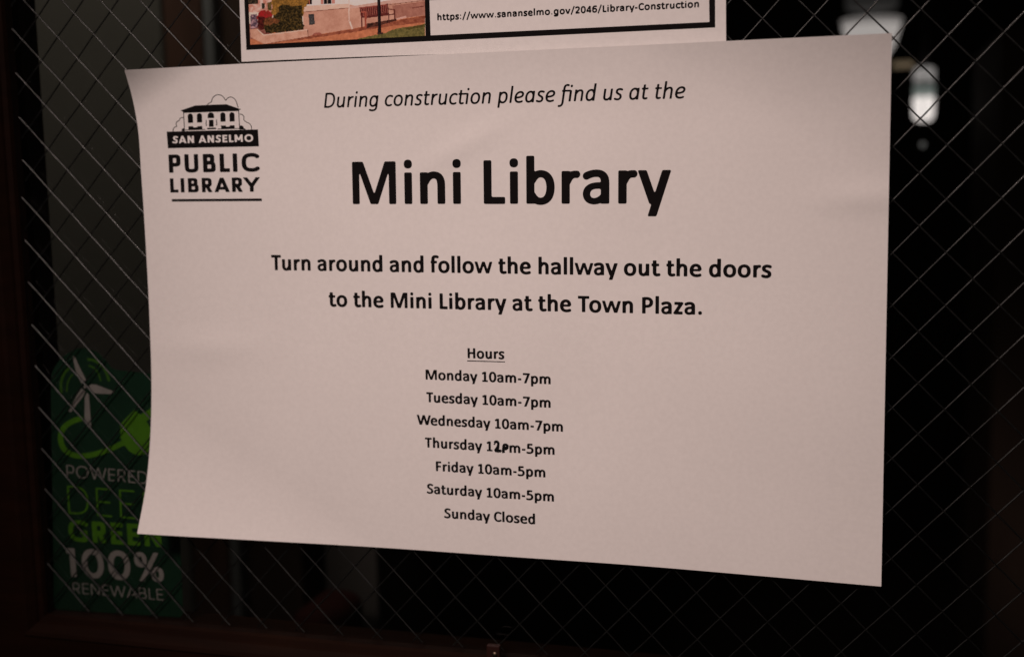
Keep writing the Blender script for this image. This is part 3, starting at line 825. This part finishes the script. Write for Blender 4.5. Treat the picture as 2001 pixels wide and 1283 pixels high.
print_mesh('emblem_lettering', place_text('LIBRARY', 'logo_big', gz([(176, 1103)])[0], gz([(1116, 1094)])[0], 0.0083, 1000, cell=28, track=20), notice_lift, M['ink'], logo, E1)
print_mesh('emblem_underline', polyx(gz([(192, 1197), (1132, 1191), (1130, 1164), (190, 1171)]), 40), notice_lift, M['ink'], logo, E1)

# ------------------------------------------------------------------ the poster above it
poster = thing('paper_poster', (0.0, -0.0033, Z0 + 0.141), 'white poster with a printed street photo and a web address, above the notice', 'poster')
def poster_lift(X, Z):
    x = np.asarray(X) * 1000.; z = np.asarray(Z) * 1000.
    return -(3.25 + 0.15 * np.sin(x / 33.0)) / 1000.
# the sheet runs on above the frame of the photograph
sheet('sheet', [(472, 121), (700, 111.5), (945, 104), (1419, 90)], [(452, -330), (700, -342), (945, -354), (1423, -377)], [(472, 121), (468, 0), (452, -330)], [(1419, 90), (1418.5, 0), (1423, -377)], poster_lift, 60, 24, 0.00011, M['paper'], poster)
bord = polyx([(481.4, 97.9), (1397.5, 54.0), (1396.6, -300), (466, -260)], 40)
bo = print_mesh('black_border', bord, poster_lift, M['ink'], poster, E1)
wb = polyx([(841.5, 69.5), (1386.3, 43.4), (1385.2, -25), (839.2, 1.0)], 30)
wb += polyx([(486, -30), (1384, -74), (1383, -285), (478, -245)], 30)
wp = print_mesh('white_panel', wb, poster_lift, M['paper'], poster, E1 * 2)
print_mesh('web_address', place_text('https://www.sananselmo.gov/2046/Library-Construction', 'web', Zm((840, 0), 7.146, 104, 288), Zm((1110, 0), 6.0636, 1552, 88), 0.0034, 644, xs=1.40, cell=26, track=10), poster_lift, M['ink'], wp, E1 * 3)

# printed photograph on the poster: colours laid per point, as ink on paper
def picture():
    o = (470, 0); s = 5.266
    nx, ny = 400, 130
    zx = np.linspace(84, 1897, nx)
    t = np.linspace(0, 1, ny)
    rnd = np.random.RandomState(11)
    X = np.zeros((ny, nx)); Y = np.zeros((ny, nx))
    for j in range(ny):
        yb = 461 + (370 - 461) * (zx - 102) / (1895 - 102)
        yt = -130 - 0.05 * (zx - 84)
        Y[j] = yb + (yt - yb) * t[j]
        X[j] = zx + (Y[j] - 60) / 400 * 17 * (1 - (zx - 84) / 1813 * .45)
    col = np.zeros((ny, nx, 3)); col[:] = (205, 172, 152)
    def nz(sx, sy=None):
        sy = sy or sx
        h, w_ = int(700 / sy) + 3, int(2000 / sx) + 3
        r = rnd.rand(h, w_)
        fx = X / sx; fy = (Y + 150) / sy
        fx = np.clip(fx, 0, w_ - 2.001); fy = np.clip(fy, 0, h - 2.001)
        ix, iy = fx.astype(int), fy.astype(int); ax, ay = fx - ix, fy - iy
        return (r[iy, ix] * (1 - ax) + r[iy, ix + 1] * ax) * (1 - ay) + (r[iy + 1, ix] * (1 - ax) + r[iy + 1, ix + 1] * ax) * ay
    def inside(p, wob=0):
        xx = X + (nz(22) - .5) * wob; yy = Y + (nz(22) - .5) * wob
        ins = np.zeros(X.shape, bool)
        for a in range(len(p)):
            xa, ya = p[a]; xb, yb = p[(a + 1) % len(p)]
            if ya == yb: continue
            ins ^= ((ya > yy) != (yb > yy)) & (xx < (xb - xa) * (yy - ya) / (yb - ya) + xa)
        return ins
    def fill(p, c, c2=None, sc_=14, wob=0, bias=.5):
        m = inside(p, wob)
        if c2 is None:
            v = (nz(26)[..., None] - .5) * 12
            col[m] = (np.array(c) + v)[m]
        else:
            f = np.clip((nz(sc_) * .6 + nz(sc_ * .45) * .4 - bias) * 2.6 + .5, 0, 1)[..., None]
            col[m] = (np.array(c) * (1 - f) + np.array(c2) * f)[m]
    def line(pts, w_, c):
        for (xa, ya), (xb, yb) in zip(pts, pts[1:]):
            d = np.hypot(xb - xa, yb - ya); nx_, ny_ = -(yb - ya) / d * w_ / 2, (xb - xa) / d * w_ / 2
            fill([(xa + nx_, ya + ny_), (xb + nx_, yb + ny_), (xb - nx_, yb - ny_), (xa - nx_, ya - ny_)], c)
    # far left background
    fill([(70, -200), (330, -200), (330, 130), (70, 130)], (178, 112, 92), (202, 160, 142), 30)
    fill([(80, -60), (185, -60), (180, 42), (80, 46)], (26, 20, 16), (92, 70, 50), 16)
    fill([(200, -60), (232, -60), (228, 90), (205, 92)], (200, 162, 146))
    fill([(215, 36), (250, 32), (248, 92), (222, 94)], (58, 48, 36))
    fill([(275, 30), (320, 20), (320, 110), (280, 112)], (120, 86, 50), (70, 58, 34), 12)
    # building windows
    fill([(640, -200), (1900, -200), (1900, 40), (640, 80)], (206, 180, 164))
    fill([(672, -200), (738, -200), (736, 46), (676, 50)], (24, 18, 17)); fill([(700, -200), (710, -200), (712, 48), (704, 48)], (170, 96, 72))
    fill([(822, -200), (850, -200), (852, 44), (826, 46)], (176, 112, 96))
    fill([(850, -200), (935, -200), (936, 40), (856, 44)], (26, 22, 22)); line([(893, -200), (893, 42)], 8, (150, 120, 104))
    fill([(936, -200), (972, -200), (972, 38), (938, 40)], (180, 118, 102))
    # pavement and path
    fill([(80, 290), (700, 350), (1240, 270), (1900, 150), (1900, 520), (80, 520)], (186, 112, 78), (166, 98, 68), 40)
    fill([(420, 440), (700, 376), (1240, 286), (1600, 214), (1900, 160), (1900, 235), (1560, 268), (1240, 320), (700, 400)], (122, 62, 44), (150, 84, 60), 30, 10)
    # main wall
    fill([(642, 80), (1115, 46), (1220, 74), (1500, 40), (1900, -30), (1900, 160), (1700, 188), (1590, 208), (1236, 280), (1170, 294), (700, 374), (688, 320), (648, 312)], (188, 135, 112), (176, 122, 100), 60)
    fill([(642, 80), (660, 62), (1115, 42), (1115, 84), (1000, 96), (660, 122), (642, 118)], (202, 158, 136))
    line([(648, 126), (1112, 84)], 7, (132, 82, 64))
    fill([(1130, 70), (1500, 10), (1900, -50), (1900, 10), (1500, 44), (1220, 78), (1130, 90)], (186, 140, 122))
    line([(1500, 44), (1560, 48), (1900, 4)], 6, (120, 72, 58))
    fill([(1560, 60), (1900, 14), (1900, 155), (1700, 186), (1590, 204)], (160, 104, 86), (146, 92, 76), 50)
    line([(1765, 84), (1890, 66)], 12, (120, 66, 54))
    fill([(1590, 196), (1700, 164), (1712, 186), (1600, 208)], (192, 142, 124))
    # plaque, drain pipe, bump at the wall foot
    fill([(700, 150), (758, 144), (764, 252), (706, 260)], (52, 46, 44), (76, 68, 64), 14)
    fill([(722, 195), (742, 190), (744, 240), (726, 244)], (92, 82, 76), (60, 52, 50), 8)
    line([(1118, -60), (1116, 220)], 10, (206, 164, 146)); line([(1122, 222), (1152, 302)], 16, (210, 166, 148))
    fill([(730, 368), (760, 342), (810, 334), (834, 346), (830, 356)], (150, 84, 68))
    # bench
    fill([(1300, 245), (1600, 196), (1610, 212), (1420, 268), (1290, 296)], (52, 28, 22), (96, 52, 40), 20)
    fill([(1224, 78), (1505, 46), (1530, 150), (1300, 186), (1240, 186)], (100, 40, 34), (80, 32, 28), 10)
    for k in range(15):
        x = 1240 + k * 19
        line([(x, 82 - k * 2), (x + 8, 176 - k * 3)], 5, (160, 92, 76))
    line([(1224, 84), (1505, 50)], 10, (136, 64, 52)); line([(1300, 182), (1580, 148)], 12, (92, 40, 34))
    line([(1236, 128), (1290, 124)], 12, (164, 84, 66)); line([(1246, 130), (1250, 286)], 12, (92, 34, 30)); line([(1286, 130), (1288, 290)], 20, (148, 72, 56))
    line([(1522, 96), (1592, 104)], 12, (110, 56, 44)); line([(1586, 104), (1586, 212)], 12, (92, 44, 36)); line([(1512, 40), (1530, 240)], 10, (86, 38, 32))
    # planter, hedges, flowers
    fill([(90, 250), (330, 250), (330, 420), (90, 400)], (116, 60, 50), (150, 96, 80), 20)
    fill([(100, 150), (165, 145), (180, 290), (110, 300)], (178, 132, 128), (70, 52, 60), 18, 12)
    fill([(170, 150), (200, 116), (260, 108), (320, 130), (330, 190), (280, 210), (200, 215), (165, 190)], (158, 34, 36), (128, 44, 34), 12, 26)
    fill([(180, 170), (250, 180), (270, 300), (210, 312), (176, 280)], (56, 18, 18), (92, 34, 26), 12, 14)
    fill([(318, 30), (325, -80), (640, -90), (700, 30), (690, 52), (650, 80), (640, 200), (360, 220), (322, 150)], (156, 106, 48), (108, 74, 34), 12, 24)
    fill([(385, 130), (405, 62), (470, 50), (540, 66), (636, 60), (652, 310), (520, 330), (310, 348), (262, 330), (232, 262), (250, 190), (330, 180)], (34, 26, 14), (96, 70, 34), 11, 26, .56)
    fill([(250, 190), (330, 180), (410, 210), (400, 240), (262, 262), (236, 250)], (128, 74, 44), (82, 48, 28), 12, 20)
    fill([(98, 304), (170, 298), (240, 358), (686, 302), (696, 376), (300, 446), (238, 452), (104, 386)], (194, 142, 118), (182, 128, 104), 40)
    line([(170, 300), (240, 364)], 9, (212, 166, 144)); line([(240, 364), (686, 310)], 9, (208, 160, 138)); line([(690, 312), (696, 378)], 6, (110, 66, 52))
    line([(300, 448), (700, 380)], 7, (124, 68, 50))
    # lawn and lamp post
    fill([(1200, 402), (1330, 372), (1480, 345), (1560, 308), (1700, 282), (1900, 246), (1900, 420), (1200, 440)], (114, 96, 54), (88, 76, 42), 16, 12)
    fill([(1680, 292), (1900, 248), (1900, 276), (1740, 304)], (72, 56, 28), (96, 80, 38), 14, 12)
    fill([(1404, -200), (1434, -200), (1450, 344), (1414, 350)], (26, 18, 18)); fill([(1404, 338), (1466, 334), (1466, 352), (1408, 358)], (64, 42, 36))
    line([(1418, -200), (1424, 330)], 4, (58, 44, 42))
    col += (rnd.rand(ny, nx, 1) - .5) * 14
    col = np.clip(col, 4, 245)
    alb = np.clip((lin(col) / PAPER_SEEN) ** 1.12 * 0.74, 0.002, .85)
    P = np.array([plane_px(470 + a / s, b / s) for a, b in zip(X.ravel(), Y.ravel())])
    Yd = poster_lift(P[:, 0], P[:, 1]) + E1 * 2
    k = (Yd - CAM[1]) / (-CAM[1])
    W = np.c_[CAM[0] + (P[:, 0] - CAM[0]) * k, Yd, CAM[2] + (P[:, 1] - CAM[2]) * k + Z0]
    faces = [(j * nx + i, j * nx + i + 1, (j + 1) * nx + i + 1, (j + 1) * nx + i) for j in range(ny - 1) for i in range(nx - 1)]
    m = mat('printed_photo_ink', (.5, .4, .3), 0.7, spec=0.05)
    at = m.node_tree.nodes.new('ShaderNodeAttribute'); at.attribute_name = 'ink'
    m.node_tree.links.new(at.outputs['Color'], m.node_tree.nodes['Principled BSDF'].inputs['Base Color'])
    ob = link('printed_photo', W, faces, m, poster)
    ca = ob.data.color_attributes.new('ink', 'FLOAT_COLOR', 'POINT')
    ca.data.foreach_set('color', np.c_[alb.reshape(-1, 3), np.ones(nx * ny)].ravel())
    ob['label'] = 'printed photo of a bench, wall, hedge and lamp post'
picture()

# ------------------------------------------------------------------ the green sticker on the inner face of the glass
YS = 0.0034
def flat_lift(X, Z): return np.full(np.shape(X), YS)
sticker = thing('window_sticker', deep_px(225, 1195, YS), 'dark green renewable power sticker with a wind turbine, behind the left edge of the notice', 'sticker')
H1 = 5.3463; H2 = 4.0104
s1 = lambda pts: zpx((80, 660), H1, pts)
s2 = lambda pts: zpx((100, 880), H2, pts)
def PL(pts): return 'POLY ' + ' '.join(f'{x:.3f} {y:.3f}' for x, y in pts)
def LN(pts): return 'M ' + ' L '.join(f'{x:.3f} {y:.3f}' for x, y in pts)
dome = smooth_pts([(99, 745), (104, 722), (124, 696), (155, 680), (182, 684), (204, 700), (218, 719)], 6)
body = [tuple(p) for p in dome] + [(232, 723), (330, 733), (340, 745), (358, 1198), (352, 1205), (112, 1190), (105, 1184)]
bmS = bmesh.new()
_v = [bmS.verts.new(deep_px(x, y, YS)) for x, y in body]
_b = [bmS.verts.new(deep_px(x, y, YS + 0.0002)) for x, y in body]
bmS.faces.new(_v); bmS.faces.new(_b[::-1])
for i in range(len(_v)):
    j = (i + 1) % len(_v); bmS.faces.new((_v[i], _b[i], _b[j], _v[j]))
link_bm('backing', bmS, M['decal_green'], sticker)
EG = -0.00008
blades = [PL(s1([(330, 190), (352, 190), (392, 280), (472, 440), (425, 478), (372, 380), (352, 290)])),
          PL(s1([(500, 500), (530, 484), (580, 488), (770, 562), (745, 586), (560, 578), (525, 565)])),
          PL(s1([(425, 525), (462, 555), (440, 610), (312, 775), (286, 762), (380, 590)])),
          PL(s1([(480, 570), (500, 590), (526, 930), (500, 938), (455, 880), (458, 620)])),
          'DOT %.2f %.2f 3.2' % s1([(463, 510)])[0]]
print_mesh('turbine_drawing', strokes_px([(b, {}) for b in blades], 2, .5, .4), flat_lift, M['decal_white'], sticker, EG)
def arc(cx, cy, rx, ry, a0, a1, n=18): return [(cx + rx * math.cos(math.radians(a)), cy - ry * math.sin(math.radians(a))) for a in np.linspace(a0, a1, n)]
leaf = [(LN(s1(smooth_pts([(292, 318), (250, 362), (218, 430), (208, 500), (214, 570)]))), {'w': .85}),
        (LN(s1(smooth_pts([(332, 378), (300, 420), (276, 480), (270, 560)]))), {'w': .5}),
        (LN(s1(smooth_pts([(490, 222), (560, 238), (630, 285), (680, 355), (712, 450)]))), {'w': .85}),
        (LN(s1(smooth_pts([(500, 290), (550, 310), (600, 370), (626, 455)]))), {'w': .55})]
print_mesh('wind_arcs', strokes_px(leaf, 6.2, .5, .4), flat_lift, M['decal_leaf'], sticker, EG * 1.2)
lime = [(LN(s1(smooth_pts([(425, 838), (330, 870), (245, 930), (205, 1020), (225, 1130), (300, 1205), (420, 1232), (580, 1208), (720, 1160), (850, 1100), (930, 1060)]))), {'w': 1.7}),
        (PL(s1([(826, 900), (975, 748), (1040, 800), (1170, 720), (1200, 800), (1100, 870), (1140, 930), (1200, 1000), (1160, 1130), (1100, 1210), (1000, 1225), (920, 1180), (860, 1100), (830, 1040)])), {})]
print_mesh('plug_drawing', strokes_px(lime, 6.2, .5, .4), flat_lift, M['decal_lime'], sticker, EG * 1.5)
def decal(name, text, font, pl, pr, h, m, **k):
    print_mesh(name, place_text(text, font, pl, pr, h, 1000, **k), flat_lift, m, sticker, EG * 2)
decal('lettering', 'POWERED BY', 'geo_light', s2([(122, 205)])[0], s2([(975, 282)])[0], 0.0078, M['decal_white'], cell=40, track=10)
decal('lettering', 'DEEP', 'geo_thin', s2([(135, 492)])[0], s2([(862, 552)])[0], 0.0182, M['decal_lime'], cell=25, track=110)
decal('lettering', 'GREEN', 'geo_bold', s2([(140, 706)])[0], s2([(868, 756)])[0], 0.0138, M['decal_lime'], cell=30, track=20)
decal('lettering', '100%', 'geo_number', s2([(132, 985)])[0], s2([(888, 1032)])[0], 0.0188, M['decal_white'], cell=28, track=15)
decal('lettering', 'RENEWABLE', 'geo_light', s2([(172, 1115)])[0], s2([(882, 1172)])[0], 0.0072, M['decal_white'], cell=40, track=15)
